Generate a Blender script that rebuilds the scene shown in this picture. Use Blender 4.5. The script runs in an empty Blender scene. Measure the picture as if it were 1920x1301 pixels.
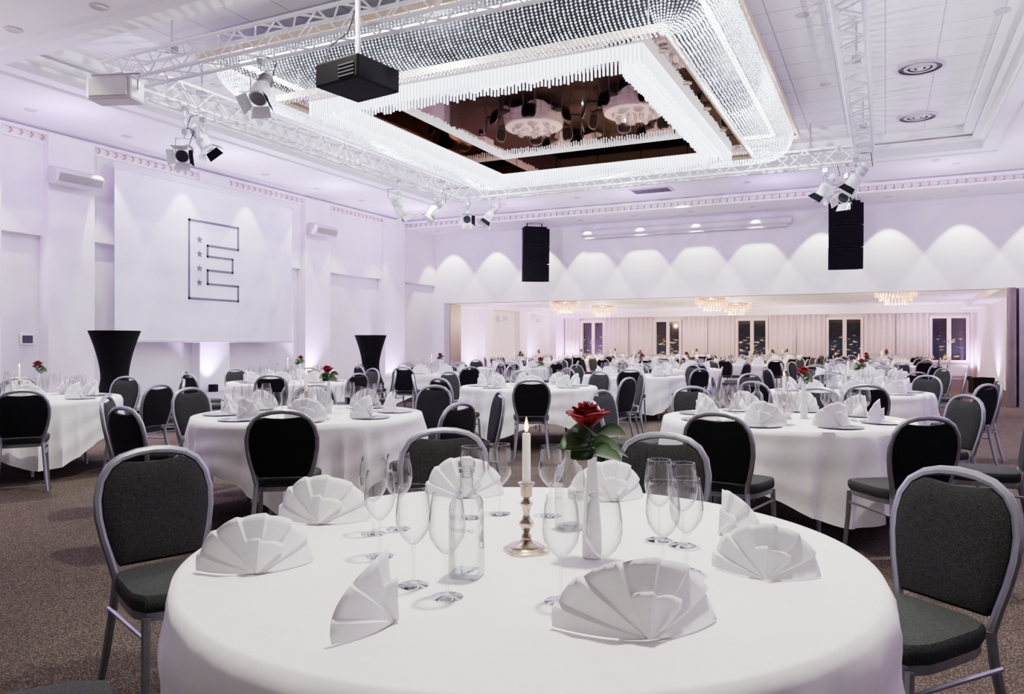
import bpy, math, random
from mathutils import Vector, Matrix
random.seed(7)
PI=math.pi
SC=bpy.context.scene; COL=SC.collection
# ------------------------------------------------------------ camera model
F=1430.0; TH=math.radians(26.08); s_=math.sin(TH); c_=math.cos(TH); H=1.315; HZ=645.0
def ray(p): return (p-960)/F
def onX(p,X):
    t=ray(p); d=X/(c_*t-s_); return d*(s_*t+c_), d
def onY(p,Y):
    t=ray(p); d=Y/(s_*t+c_); return d*(c_*t-s_), d
def zat(y,d): return H-(y-HZ)*d/F
def at(p,y,Z):
    d=(H-Z)*F/(y-HZ); t=ray(p); return (d*(c_*t-s_), d*(s_*t+c_))
def atd(p,d):
    t=ray(p); return (d*(c_*t-s_), d*(s_*t+c_))
cam=bpy.data.cameras.new('camera'); co=bpy.data.objects.new('camera',cam); COL.objects.link(co)
cam.sensor_width=36; cam.lens=F/1920*36; cam.shift_y=-5.5/1920; cam.clip_end=200
co.location=(0,0,H); co.rotation_euler=(PI/2,0,TH); SC.camera=co
# ------------------------------------------------------------ materials
def mat(name,col,rough=.5,metal=0,var=.06,scale=20,bump=0,bscale=200,emit=0,ecol=None,spec=.5,bdist=.01):
    m=bpy.data.materials.new(name); m.use_nodes=True; nt=m.node_tree; b=nt.nodes['Principled BSDF']
    tc=nt.nodes.new('ShaderNodeTexCoord'); n=nt.nodes.new('ShaderNodeTexNoise'); n.inputs['Scale'].default_value=scale
    nt.links.new(tc.outputs['Object'],n.inputs['Vector'])
    r=nt.nodes.new('ShaderNodeValToRGB'); a=1-var; e=1+var
    r.color_ramp.elements[0].position=.3; r.color_ramp.elements[1].position=.7
    r.color_ramp.elements[0].color=(col[0]*a,col[1]*a,col[2]*a,1); r.color_ramp.elements[1].color=(min(1,col[0]*e),min(1,col[1]*e),min(1,col[2]*e),1)
    nt.links.new(n.outputs['Fac'],r.inputs['Fac']); nt.links.new(r.outputs['Color'],b.inputs['Base Color'])
    b.inputs['Roughness'].default_value=rough; b.inputs['Metallic'].default_value=metal
    b.inputs['Specular IOR Level'].default_value=spec
    if bump:
        n2=nt.nodes.new('ShaderNodeTexNoise'); n2.inputs['Scale'].default_value=bscale; nt.links.new(tc.outputs['Object'],n2.inputs['Vector'])
        bp=nt.nodes.new('ShaderNodeBump'); bp.inputs['Strength'].default_value=bump; bp.inputs['Distance'].default_value=bdist
        nt.links.new(n2.outputs['Fac'],bp.inputs['Height']); nt.links.new(bp.outputs['Normal'],b.inputs['Normal'])
    if emit:
        ec=ecol or col; b.inputs['Emission Color'].default_value=(*ec,1); b.inputs['Emission Strength'].default_value=emit
    return m
def sparkle(m,scale,lo,hi,p0=.42,p1=.62):  # noise-driven emission paints glints onto the beads
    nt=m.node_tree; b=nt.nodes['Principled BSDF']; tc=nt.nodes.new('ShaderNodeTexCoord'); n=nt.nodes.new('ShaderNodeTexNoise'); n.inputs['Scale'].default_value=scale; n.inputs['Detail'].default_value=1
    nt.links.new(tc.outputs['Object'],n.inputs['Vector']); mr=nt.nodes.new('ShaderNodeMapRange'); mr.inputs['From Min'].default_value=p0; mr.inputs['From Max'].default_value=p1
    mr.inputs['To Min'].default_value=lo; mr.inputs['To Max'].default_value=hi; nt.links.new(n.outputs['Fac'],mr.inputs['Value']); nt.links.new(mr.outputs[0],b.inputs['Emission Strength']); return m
def glassmat(name,tint=(1,1,1),base=.03,edge=.8,rough=.02,pw=3.0):
    m=bpy.data.materials.new(name); m.use_nodes=True; nt=m.node_tree; nt.nodes.clear()
    o=nt.nodes.new('ShaderNodeOutputMaterial'); mx=nt.nodes.new('ShaderNodeMixShader'); tr=nt.nodes.new('ShaderNodeBsdfTransparent'); gl=nt.nodes.new('ShaderNodeBsdfGlossy')
    gl.inputs['Roughness'].default_value=rough
    lw=nt.nodes.new('ShaderNodeLayerWeight'); lw.inputs['Blend'].default_value=.5
    p=nt.nodes.new('ShaderNodeMath'); p.operation='POWER'; p.inputs[1].default_value=pw
    mr=nt.nodes.new('ShaderNodeMapRange'); mr.inputs['To Min'].default_value=base; mr.inputs['To Max'].default_value=edge
    mc=nt.nodes.new('ShaderNodeMixRGB'); mc.inputs[1].default_value=(*tint,1); mc.inputs[2].default_value=(.10,.11,.12,1)
    nt.links.new(lw.outputs['Facing'],p.inputs[0]); nt.links.new(p.outputs[0],mr.inputs['Value']); nt.links.new(mr.outputs[0],mx.inputs['Fac'])
    nt.links.new(p.outputs[0],mc.inputs[0]); nt.links.new(mc.outputs[0],tr.inputs['Color'])
    nt.links.new(tr.outputs[0],mx.inputs[1]); nt.links.new(gl.outputs[0],mx.inputs[2]); nt.links.new(mx.outputs[0],o.inputs['Surface'])
    return m
def carpetmat():
    m=mat('carpet',(.1,.08,.07),.95,0,.1,20,.6,260,spec=.1); nt=m.node_tree; b=nt.nodes['Principled BSDF']
    tc=nt.nodes.new('ShaderNodeTexCoord'); v=nt.nodes.new('ShaderNodeTexVoronoi'); v.inputs['Scale'].default_value=120
    n=nt.nodes.new('ShaderNodeTexNoise'); n.inputs['Scale'].default_value=5
    nt.links.new(tc.outputs['Object'],v.inputs['Vector']); nt.links.new(tc.outputs['Object'],n.inputs['Vector'])
    r=nt.nodes.new('ShaderNodeValToRGB'); e=r.color_ramp.elements
    e[0].position=.08; e[0].color=(.225,.178,.135,1); e[1].position=.5; e[1].color=(.046,.036,.0265,1)
    nt.links.new(v.outputs['Distance'],r.inputs['Fac'])
    mx=nt.nodes.new('ShaderNodeMixRGB'); mx.blend_type='MULTIPLY'; mx.inputs['Fac'].default_value=.35
    nt.links.new(r.outputs['Color'],mx.inputs[1]); nt.links.new(n.outputs['Fac'],mx.inputs[2]); nt.links.new(mx.outputs[0],b.inputs['Base Color'])
    return m
def tilemat(name,c1,c2,size,mort,rough,metal=0,bump=0):
    m=mat(name,c1,rough,metal); nt=m.node_tree; b=nt.nodes['Principled BSDF']
    tc=nt.nodes.new('ShaderNodeTexCoord'); k=nt.nodes.new('ShaderNodeTexBrick'); k.offset=0; k.squash=1
    k.inputs['Scale'].default_value=1; k.inputs['Brick Width'].default_value=size; k.inputs['Row Height'].default_value=size; k.inputs['Mortar Size'].default_value=mort
    k.inputs['Color1'].default_value=(*c1,1); k.inputs['Color2'].default_value=(c1[0]*.97,c1[1]*.97,c1[2]*.97,1); k.inputs['Mortar'].default_value=(*c2,1)
    nt.links.new(tc.outputs['Object'],k.inputs['Vector']); nt.links.new(k.outputs['Color'],b.inputs['Base Color'])
    if bump:
        n=nt.nodes.new('ShaderNodeTexNoise'); n.inputs['Scale'].default_value=1.0; nt.links.new(tc.outputs['Object'],n.inputs['Vector'])
        bp=nt.nodes.new('ShaderNodeBump'); bp.inputs['Strength'].default_value=bump; bp.inputs['Distance'].default_value=.1; nt.links.new(n.outputs['Fac'],bp.inputs['Height']); nt.links.new(bp.outputs['Normal'],b.inputs['Normal'])
    return m
def nightmat():
    m=mat('night_glass',(.01,.01,.015),.05); nt=m.node_tree; b=nt.nodes['Principled BSDF']
    tc=nt.nodes.new('ShaderNodeTexCoord'); mp=nt.nodes.new('ShaderNodeMapping'); mp.inputs['Scale'].default_value=(2.6,1,7)
    v=nt.nodes.new('ShaderNodeTexNoise'); v.inputs['Scale'].default_value=1.6; v.inputs['Detail'].default_value=3
    sx=nt.nodes.new('ShaderNodeSeparateXYZ'); nt.links.new(tc.outputs['Object'],sx.inputs[0])
    nt.links.new(tc.outputs['Object'],mp.inputs[0]); nt.links.new(mp.outputs[0],v.inputs['Vector'])
    r=nt.nodes.new('ShaderNodeValToRGB'); r.color_ramp.elements[0].position=.60; r.color_ramp.elements[0].color=(0.004,.008,.02,1); r.color_ramp.elements[1].position=.66; r.color_ramp.elements[1].color=(.9,.5,.08,1)
    mr=nt.nodes.new('ShaderNodeMapRange'); mr.inputs['From Min'].default_value=1.7; mr.inputs['From Max'].default_value=1.4; mr.inputs['To Min'].default_value=.03; mr.inputs['To Max'].default_value=1.5
    nt.links.new(sx.outputs['Z'],mr.inputs['Value']); nt.links.new(mr.outputs[0],b.inputs['Emission Strength'])
    nt.links.new(v.outputs['Fac'],r.inputs['Fac']); nt.links.new(r.outputs['Color'],b.inputs['Emission Color'])
    return m
M=dict(
 wall=mat('painted_wall',(.87,.84,.84),.7,0,.015,3), wall_shade=mat('wall_recess_shade',(.73,.70,.71),.7,0,.015,3), ceil=mat('ceiling_paint',(.9,.88,.89),.7,0,.015,3),  # second wall tone is darkened to imitate shade in the recesses
 tile=tilemat('ceiling_tiles',(.88,.86,.88),(.42,.38,.46),.6,.008,.7), carpet=carpetmat(),
 cloth=mat('white_linen',(.89,.875,.85),.75,0,.02,30,.3,9,bdist=.014), napkin=mat('napkin_linen',(.87,.86,.87),.7,0,.02,40,.1,400),
 alu=mat('grey_aluminium',(.26,.27,.29),.36,.85,.05,30), pad=mat('charcoal_upholstery',(.019,.020,.0195),.9,0,.5,200,.5,400,spec=.12),
 seat=mat('dark_grey_upholstery',(.026,.0295,.0275),.9,0,.4,200,.4,400,spec=.15),
 black=mat('black_panel',(.004,.004,.005),.7,0,.2,60,spec=.1), blackfab=mat('black_stretch_fabric',(.003,.003,.0035),.9,0,.2,40,spec=.1),
 glass=glassmat('clear_glass',(.985,.99,.99),.045,.92,.008,2.0), bottle=glassmat('bottle_glass',(.96,.975,.97),.06,.92,.008,1.8),
 brass=mat('tarnished_silver',(.42,.35,.26),.22,1,.25,60), silver=mat('silver_plate',(.4,.4,.42),.25,1,.05,20),
 wax=mat('white_wax',(.9,.86,.78),.5,0,.02,10,emit=.3,ecol=(1,.85,.65)), flame=mat('candle_flame',(1,.7,.3),.5,emit=16,ecol=(1,.5,.14)), wick=mat('wick',(.02,.02,.02),.9),
 ceramic=mat('white_ceramic',(.88,.87,.87),.2,0,.02,10), rose=mat('rose_petal',(.12,.001,.004),.6,0,.3,40,spec=.12), green=mat('rose_leaf',(.022,.06,.012),.5,0,.3,60,spec=.3), stem=mat('rose_stem',(.03,.06,.02),.6),
 white=mat('white_enamel',(.78,.78,.8),.35,0,.03,10), case=mat('screen_case',(.62,.61,.62),.4,0,.03,10), offw=mat('offwhite_plastic',(.48,.45,.45),.45,0,.03,20), screen=mat('screen_fabric',(.83,.83,.87),.8,0,.01,5),
 logo=mat('logo_grey',(.07,.075,.08),.7), steel=mat('brushed_steel',(.45,.45,.45),.3,1,.08,8), lens=mat('lens_glass',(.03,.03,.04),.08),
 bronze=mat('bronze_metal',(.2,.165,.15),.35,.7,.1,8),
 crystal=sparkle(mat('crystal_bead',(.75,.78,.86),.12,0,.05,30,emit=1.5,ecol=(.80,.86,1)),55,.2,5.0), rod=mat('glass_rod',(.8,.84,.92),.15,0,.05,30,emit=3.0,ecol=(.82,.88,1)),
 led=mat('led_strip',(1,1,1),.5,emit=22,ecol=(.86,.91,1)), gold=mat('gold_frame',(.55,.42,.28),.45,.3,.1,8), goldring=mat('pink_gold',(.45,.26,.15),.35,.5,.1,8),
 mirror=tilemat('bronze_mirror',(.24,.14,.105),(.01,.008,.006),.75,.006,.02,1,.008), lamp=mat('downlight_glow',(1,1,1),.5,emit=26,ecol=(1,.93,.85)),
 vent=mat('vent_dark',(.03,.03,.035),.6), curtain=mat('pale_curtain',(.84,.75,.72),.85,0,.04,12), wood=mat('pale_oak',(.84,.75,.66),.5,0,.05,12), night=nightmat(),
 warm=mat('warm_crystal',(1,.7,.4),.2,0,.3,30,emit=2.2,ecol=(1,.5,.2)), stage=mat('stage_grey',(.16,.16,.17),.7),
 ltxt=mat('bottle_lettering',(.12,.13,.14),.6), door=mat('white_door',(.6,.54,.5),.5), exit=mat('exit_green',(.05,.5,.2),.5,emit=1.2))
# ------------------------------------------------------------ mesh builder
class MB:
    def __init__(s): s.v=[]; s.f=[]
    def add(s,v,f,mx=None):
        n=len(s.v)
        if mx is not None: v=[tuple(mx@Vector(p)) for p in v]
        s.v+=[tuple(p) for p in v]; s.f+=[tuple(i+n for i in q) for q in f]; return s
    def box(s,c,d,mx=None,rz=0):
        x,y,z=d[0]/2,d[1]/2,d[2]/2
        v=[(a*x,b*y,e*z) for a in(-1,1) for b in(-1,1) for e in(-1,1)]
        if rz: v=[(p[0]*math.cos(rz)-p[1]*math.sin(rz),p[0]*math.sin(rz)+p[1]*math.cos(rz),p[2]) for p in v]
        v=[(p[0]+c[0],p[1]+c[1],p[2]+c[2]) for p in v]
        return s.add(v,[(0,1,3,2),(4,6,7,5),(0,4,5,1),(2,3,7,6),(0,2,6,4),(1,5,7,3)],mx)
    def span(s,x0,x1,y0,y1,z0,z1): return s.box(((x0+x1)/2,(y0+y1)/2,(z0+z1)/2),(abs(x1-x0),abs(y1-y0),abs(z1-z0)))
    def tube(s,pts,r,seg=8,closed=False,cap=True,mx=None):
        P=[Vector(p) for p in pts]; n=len(P); R=r if isinstance(r,(list,tuple)) else [r]*n
        T=[]
        for i in range(n):
            a=P[(i-1)%n] if (closed or i>0) else P[i]; b=P[(i+1)%n] if (closed or i<n-1) else P[i]; T.append((b-a).normalized())
        up=Vector((0,0,1)) if abs(T[0].z)<.9 else Vector((1,0,0))
        nrm=(up-T[0]*up.dot(T[0])).normalized(); v=[];f=[]
        for i in range(n):
            nrm=(nrm-T[i]*nrm.dot(T[i])).normalized(); b=T[i].cross(nrm)
            for k in range(seg):
                a=2*PI*k/seg; v.append(tuple(P[i]+(nrm*math.cos(a)+b*math.sin(a))*R[i]))
        for i in range(n if closed else n-1):
            j=(i+1)%n
            for k in range(seg): f.append((i*seg+k,i*seg+(k+1)%seg,j*seg+(k+1)%seg,j*seg+k))
        if cap and not closed: f.append(tuple(range(seg))[::-1]); f.append(tuple((n-1)*seg+k for k in range(seg)))
        return s.add(v,f,mx)
    def lathe(s,prof,seg=16,o=(0,0,0),mx=None,sq=0):
        v=[];f=[]; n=len(prof)
        for r,z in prof:
            for k in range(seg):
                a=2*PI*(k+.5*(seg==4))/seg; rr=r
                if sq: rr=r/((abs(math.cos(a))**sq+abs(math.sin(a))**sq)**(1/sq))
                v.append((o[0]+rr*math.cos(a),o[1]+rr*math.sin(a),o[2]+z))
        for i in range(n-1):
            for k in range(seg): f.append((i*seg+k,i*seg+(k+1)%seg,(i+1)*seg+(k+1)%seg,(i+1)*seg+k))
        if prof[0][0]>1e-4 and getattr(s,'capb',True): f.append(tuple(range(seg))[::-1])
        return s.add(v,f,mx)
    def prism(s,poly,z0,z1,mx=None):
        n=len(poly); v=[(x,y,z0) for x,y in poly]+[(x,y,z1) for x,y in poly]
        f=[tuple(range(n))[::-1],tuple(range(n,2*n))]+[(i,(i+1)%n,n+(i+1)%n,n+i) for i in range(n)]
        return s.add(v,f,mx)
    def rings(s,rings,cap0=True,cap1=True,mx=None,closed=True):
        n=len(rings[0]); v=[p for r in rings for p in r]; f=[]
        for i in range(len(rings)-1):
            for k in range(n if closed else n-1): f.append((i*n+k,i*n+(k+1)%n,(i+1)*n+(k+1)%n,(i+1)*n+k))
        if cap0: f.append(tuple(range(n))[::-1])
        if cap1: f.append(tuple((len(rings)-1)*n+k for k in range(n)))
        return s.add(v,f,mx)
    def build(s,name,m,parent=None,smooth=True,bevel=0,solid=0,ang=38):
        me=bpy.data.meshes.new(name); me.from_pydata(s.v,[],s.f); me.update()
        o=bpy.data.objects.new(name,me); COL.objects.link(o); me.materials.append(M[m] if isinstance(m,str) else m)
        if smooth:
            me.polygons.foreach_set('use_smooth',[True]*len(me.polygons)); me.set_sharp_from_angle(angle=math.radians(ang))
        if parent: o.parent=parent
        if bevel:
            b=o.modifiers.new('bevel','BEVEL'); b.width=bevel; b.segments=2; b.limit_method='ANGLE'
        if solid:
            b=o.modifiers.new('solidify','SOLIDIFY'); b.thickness=solid; b.offset=0
        return o
def tag(o,label,cat,group=None,kind=None):
    o['label']=label; o['category']=cat
    if group: o['group']=group
    if kind: o['kind']=kind
    return o
def thing(name,label,cat,loc=(0,0,0),rz=0,group=None):
    o=bpy.data.objects.new(name,None); COL.objects.link(o); o.location=loc; o.rotation_euler=(0,0,rz); o.empty_display_size=.1
    return tag(o,label,cat,group)
def struct(o): o['kind']='structure'; return o
def cp(o,parent):
    c=o.copy(); COL.objects.link(c)
    if parent: c.parent=parent
    for ch in list(o.children): cp(ch,c)
    return c
class Proto:
    """first placement uses the built thing itself, later ones copy it with its parts"""
    def __init__(s,o): s.o=o; s.used=False
    def put(s,loc,rz,label,group=None,rot=None,sc=None):
        o=s.o if not s.used else cp(s.o,None); s.used=True
        o.location=loc; o.rotation_euler=rot if rot else (0,0,rz); o['label']=label
        o.scale=(sc,sc,sc) if sc else (1,1,1)
        if group: o['group']=group
        return o
# ------------------------------------------------------------ room shell
XL=-12.0; YB=19.2; YE=33.0; XLB=-13.4; XRB=3.05; XR=6.0; ZR=4.7; ZC=5.05; ZB=2.5
CX0,CX1,CY0,CY1=-9.6,1.5,5.6,15.4
m=MB(); m.span(-14,XR,-5,YE+.3,-.1,0); struct(m.build('floor','carpet',smooth=False))
m=MB(); m.span(XL-.3,XL,-5,YB+.3,0,5.1); struct(m.build('wall_left','wall_shade',smooth=False))
m=MB()
piers=[(-60,0),(88,175),(372,428),(570,617),(720,757)]
m.span(XL,XL+.10,-5,YB,3.02,4.62)
for a,b in piers:
    y0,_=onX(a,XL+.2); y1,_=onX(b,XL+.2); m.span(XL,XL+.24,y0,y1,0,4.62)
struct(m.build('trim_4','wall',smooth=False,bevel=.01))
m=MB()
m.span(XL,XR,YB,YB+.3,ZB,5.1); m.span(XL,-11.62,YB,YB+.3,0,ZB); m.span(2.62,XR,YB,YB+.3,0,ZB)
struct(m.build('wall_back','wall',smooth=False))
m=MB(); m.span(XR,XR+.2,-5,YB+.3,0,5.1); struct(m.build('wall_right','wall',smooth=False))
m=MB(); m.span(XL-.3,XR+.2,-5.2,CY0,ZR,ZR+.35); m.span(XL-.3,CX0,CY0,CY1,ZR,ZR+.5); m.span(CX1,XR+.2,CY0,CY1,ZR,ZR+.5); m.span(XL-.3,XR+.2,CY1,YB+.3,ZR,ZR+.35)
m.span(XL,XR,17.62,YB,4.5,ZR)
struct(m.build('ceiling','ceil',smooth=False))
m=MB(); m.span(CX0-.1,CX1+.1,CY0-.1,CY1+.1,ZC,ZC+.1); struct(m.build('ceiling','tile',smooth=False))
def frame_rect(m,x0,x1,y0,y1,w,z0,z1):
    m.span(x0,x1,y0,y0+w,z0,z1); m.span(x0,x1,y1-w,y1,z0,z1); m.span(x0,x0+w,y0+w,y1-w,z0,z1); m.span(x1-w,x1,y0+w,y1-w,z0,z1)
m=MB(); frame_rect(m,CX0,CX1,CY0,CY1,.16,4.84,4.9); frame_rect(m,CX0,CX1,CY0,CY1,.3,4.93,ZC); frame_rect(m,CX0-.35,CX1+.35,CY0-.35,CY1+.35,.1,ZR-.035,ZR+.01)
struct(m.build('trim_1','ceil',smooth=False,bevel=.008))
m=MB(); m.span(XL,XL+.16,-5,17.6,4.46,4.5); m.span(XL,XL+.2,-5,17.6,4.6,4.65); m.span(XL,XR,17.5,17.62,4.46,4.5); m.span(XL,XR,17.46,17.62,4.6,4.65)
m.span(XL,XR,YB-.03,YB,4.4,4.5)
struct(m.build('trim_2','ceil',smooth=False))
m=MB()
y=-1.0
while y<17.4:
    m.tube([(XL+.12,y,4.5),(XL+.15,y+.03,4.55),(XL+.12,y+.02,4.6)],.014,6); y+=.16
x=XL+.3
while x<XR:
    m.tube([(x,17.58,4.5),(x+.03,17.54,4.55),(x+.02,17.58,4.6)],.014,6); x+=.16
struct(m.build('trim_3','goldring'))
# back room
m=MB(); m.span(XLB-.2,XLB,YB+.3,YE,0,2.8)
for yy in (21.2,24.6,27.6,30.6): m.span(XLB,XLB+.25,yy,yy+.7,0,2.7)
m.span(XLB,XL-.3,YB+.1,YB+.3,0,2.8)
struct(m.build('wall_rear_left','wall',smooth=False))
m=MB(); m.span(XRB,XRB+.2,YB+.3,YE,0,2.8); struct(m.build('wall_rear_right','wall',smooth=False))
m=MB(); m.span(XLB-.2,XRB+.2,YB+.3,YE+.2,2.75,2.85); m.span(XLB,XRB,YE-.5,YE,ZB,2.75); m.span(XLB,XLB+.6,YB+.3,YE,2.6,2.75); m.span(XRB-.6,XRB,YB+.3,YE,2.6,2.75); m.span(XLB,XRB,YB+.3,YB+.9,2.6,2.75)
m.span(XLB+.6,XRB-.6,YE-1.6,YE-1.5,2.68,2.75)
struct(m.build('ceiling','ceil',smooth=False))
wins=[(1090,1136),(1227,1279),(1380,1441),(1549,1619),(1742,1817)]
WX=[(onY(a,YE)[0],onY(b,YE)[0]) for a,b in wins]
WZ0,WZ1=.62,2.38
m=MB(); px=XLB
for a,b in WX:
    m.span(px,a,YE,YE+.2,0,2.8); m.span(a,b,YE,YE+.2,0,WZ0); m.span(a,b,YE,YE+.2,WZ1,2.8); px=b
m.span(px,XRB,YE,YE+.2,0,2.8); struct(m.build('wall_rear','wall',smooth=False))
for i,(a,b) in enumerate(WX):
    w=MB(); w.span(a,a+.1,YE-.16,YE+.12,WZ0,WZ1); w.span(b-.1,b,YE-.16,YE+.12,WZ0,WZ1); w.span(a+.1,b-.1,YE-.16,YE+.12,WZ1-.09,WZ1); w.span(a+.1,b-.1,YE-.16,YE+.12,WZ0,WZ0+.09)
    mid=(a+b)/2; w.span(mid-.07,mid+.07,YE-.05,YE+.12,WZ0+.09,WZ1-.09)
    wo=struct(w.build('window_%d'%(i+1),'wood',smooth=False))
    for (q0,q1) in ((a+.1,mid-.07),(mid+.07,b-.1)):
        p=MB(); p.span(q0,q1,YE+.02,YE+.04,WZ0+.09,WZ1-.09); p.build('pane','night',wo,smooth=False)
    h=MB(); h.span(mid-.01,mid+.01,YE-.08,YE-.05,WZ0+.7,WZ0+.85); h.build('window_handle','steel',wo,smooth=False)
def curtain(x0,x1,label):
    n=int((x1-x0)/.02); m=MB(); top=[];bot=[]
    for i in range(n+1):
        x=x0+(x1-x0)*i/n; ph=x*2*PI/.21; y=YE-.15+.06*math.sin(ph)+.014*math.sin(ph*.37+1)
        top.append((x,y,2.49)); bot.append((x,y,.04))
    m.rings([bot,top],False,False,closed=False)
    tag(m.build('curtain','curtain',solid=.006),label,'curtain','pale curtains on the window wall')
ords=['first','second','third','fourth','fifth']
gaps=[(XLB+.08,WX[0][0]-.02)]+[(WX[i][1]+.02,WX[i+1][0]-.02) for i in range(4)]+[(WX[4][1]+.02,WX[4][1]+.3)]
for i,(a,b) in enumerate(gaps):
    if i==0: curtain(a,b,'pleated pale curtain left of the leftmost far window')
    elif i==5: curtain(a,b,'narrow pleated curtain right of the rightmost far window')
    else:
        mid=(a+b)/2
        curtain(a,mid-.03,'pleated pale curtain just right of the %s far window from left'%ords[i-1]); curtain(mid+.03,b,'pleated pale curtain just left of the %s far window from left'%ords[i])
for i,(a,b) in enumerate(WX):
    t=thing('radiator','white panel radiator under the %s far window from left'%ords[i],'radiator',((a+b)/2,YE-.09,.12),0,'radiators under the far windows')
    w=(b-a)/2-.05; r=MB(); r.span(-w,w,-.04,.04,0,.42)
    k=-w+.03
    while k<w-.03: r.span(k,k+.03,-.055,-.04,.03,.39); k+=.06
    r.build('panel','white',t,smooth=False)
    for q in (-w+.1,w-.1):
        r=MB(); r.tube([(q,0,0),(q,0,-.12)],.012); r.build('foot','white',t)
m=MB(); m.span(XLB,XLB+.06,22.3,23.2,0,2.05); d=struct(m.build('door_1','door',smooth=False,bevel=.01))
m=MB(); m.box((XLB+.09,22.42,1.02),(.03,.12,.02)); m.build('door_handle','steel',d,smooth=False)
t=thing('exit_sign','small lit sign above the door at left of the back room','sign',(XLB+.03,22.75,2.3)); m=MB(); m.box((0,0,0),(.06,.36,.18)); m.build('housing','white',t,smooth=False)
m=MB(); m.box((.035,0,0),(.012,.3,.13)); m.build('sign_face','exit',t,smooth=False)
for yy,nm in ((26.3,'nearer'),(29.4,'farther')):
    t=thing('wall_speaker','small white loudspeaker high on the left wall of the back room, %s one'%nm,'speaker',(XLB+.12,yy,2.3),0,'white loudspeakers on the left wall'); m=MB(); m.box((0,0,0),(.2,.5,.2)); m.build('cabinet','white',t,smooth=False,bevel=.03); m=MB(); m.box((.105,0,0),(.01,.42,.14)); m.build('grille','offw',t,smooth=False)
# folding partition stacks
t=thing('folding_partition','dark bronze metal folding partition stacked at the right side of the opening','partition',(2.40,YB-.02,0))
for k in range(3):
    m=MB(); m.lathe([(.095,0),(.095,2.49),(0,2.49)],20,(-.05+.03*k,-.36+.24*k,0)) ; m.build('panel_edge','bronze',t)
m=MB(); m.span(.1,.19,-.3,.6,0,2.49); m.build('panel','steel',t,smooth=False)
t=thing('folding_partition','grey-brown folding partition edge at the left of the opening','partition',(-11.52,YB+.1,0))
for k in range(3):
    m=MB(); m.span(-.1+.07*k,-.04+.07*k,-.1,.5,0,2.48); m.build('panel','offw',t,smooth=False,bevel=.008)
m=MB(); m.span(.11,.135,-.12,.5,0,2.49); m.build('seal','bronze',t,smooth=False)
# stage
m=MB(); m.span(XL+.25,-9.75,7.0,15.5,.34,.4); st=thing('stage','low grey stage platform along the left wall under the screen','stage'); m.build('deck','stage',st,smooth=False,bevel=.01)
m=MB(); m.span(-9.83,-9.8,7.05,15.45,0,.34); m.build('front_skirt','black',st,smooth=False)
for yy in (7.05,15.42):
    m=MB(); m.span(XL+.3,-9.83,yy,yy+.03,0,.34); m.build('side_skirt','black',st,smooth=False)
# ------------------------------------------------------------ screen and logo
SX=XL+.38
y0,d0=onX(215,SX); y1,d1=onX(547,SX); zt=zat(316,d0); zb=zat(637,d0)
t=thing('projection_screen','large white projection screen with grey letter E lowered on the left wall','screen',(SX,(y0+y1)/2,zb))
w=(y1-y0)/2; hh=zt-zb
m=MB(); m.span(-.005,.005,-w,w,.0,hh); m.build('screen_sheet','screen',t,smooth=False)
m=MB(); m.span(-.02,.02,-w-.03,w+.03,-.04,.01); m.build('bottom_bar','case',t,smooth=False,bevel=.008)
m=MB(); m.span(-.08,.08,-w-.08,w+.12,hh,hh+.12); m.build('case','case',t,smooth=False,bevel=.03)
for yy in (-w+.3,w-.3):
    m=MB(); m.span(-.13,-.07,yy-.03,yy+.03,hh-.02,hh+.14); m.build('bracket','white',t,smooth=False)
ly0,la=onX(354,SX); ly1,lb=onX(446,SX); zc=zat(491,(la+lb)/2)-zb; LW=ly1-ly0; LH=142*(la+lb)/2/F; yo=ly0-(y0+y1)/2; zo=zc-LH/2
E=[(0,0),(1,0),(1,.2),(.36,.2),(.36,.38),(.88,.38),(.88,.56),(.36,.56),(.36,.70),(1,.70),(1,1),(0,1)]
P=[(yo+a*LW,zo+b*LH) for a,b in E]; m=MB(); th=.022
for i in range(12):
    a=P[i]; b=P[(i+1)%12]; m.span(.006,.012,min(a[0],b[0])-th,max(a[0],b[0])+th,min(a[1],b[1])-th,max(a[1],b[1])+th)
m.build('letter_outline','logo',t,smooth=False)
for k in range(4):
    cy=yo+.2*LW; cz=zo+LH*(.21+.185*k); pts=[]
    for q in range(10):
        r=.075 if q%2==0 else .031; a=PI/2+q*PI/5; pts.append((cy+r*math.cos(a),cz+r*math.sin(a)))
    m=MB(); m.rings([[(.006,p[0],p[1]) for p in pts],[(.012,p[0],p[1]) for p in pts]]); m.build('star','logo',t,smooth=False)
xa,_=onY(1090,18.95); xb,_=onY(1485,18.95)
t=thing('projection_screen','rolled-up white projector screen case high on the back wall','screen',((xa+xb)/2,18.97,4.24)); w=(xb-xa)/2
m=MB(); m.tube([(-w,0,0),(w,0,0)],.09,16); m.build('case','case',t)
m=MB(); m.span(-w+.1,w-.1,-.02,.02,-.15,-.085); m.build('bottom_bar','offw',t,smooth=False)
for q in (-w+.4,0,w-.4):
    m=MB(); m.span(q-.04,q+.04,-.03,.2,.05,.12); m.build('bracket','white',t,smooth=False)
yy,_=onX(51,XL+.02); t=thing('wall_panel','small dark touch panel in pale frame on the left wall','control panel',(XL+.0,yy,zat(636,onX(51,XL)[1]))); m=MB(); m.span(0,.03,-.11,.11,-.09,.09); m.build('frame','white',t,smooth=False,bevel=.01); m=MB(); m.span(.03,.035,-.08,.08,-.06,.06); m.build('display','lens',t,smooth=False)
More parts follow.
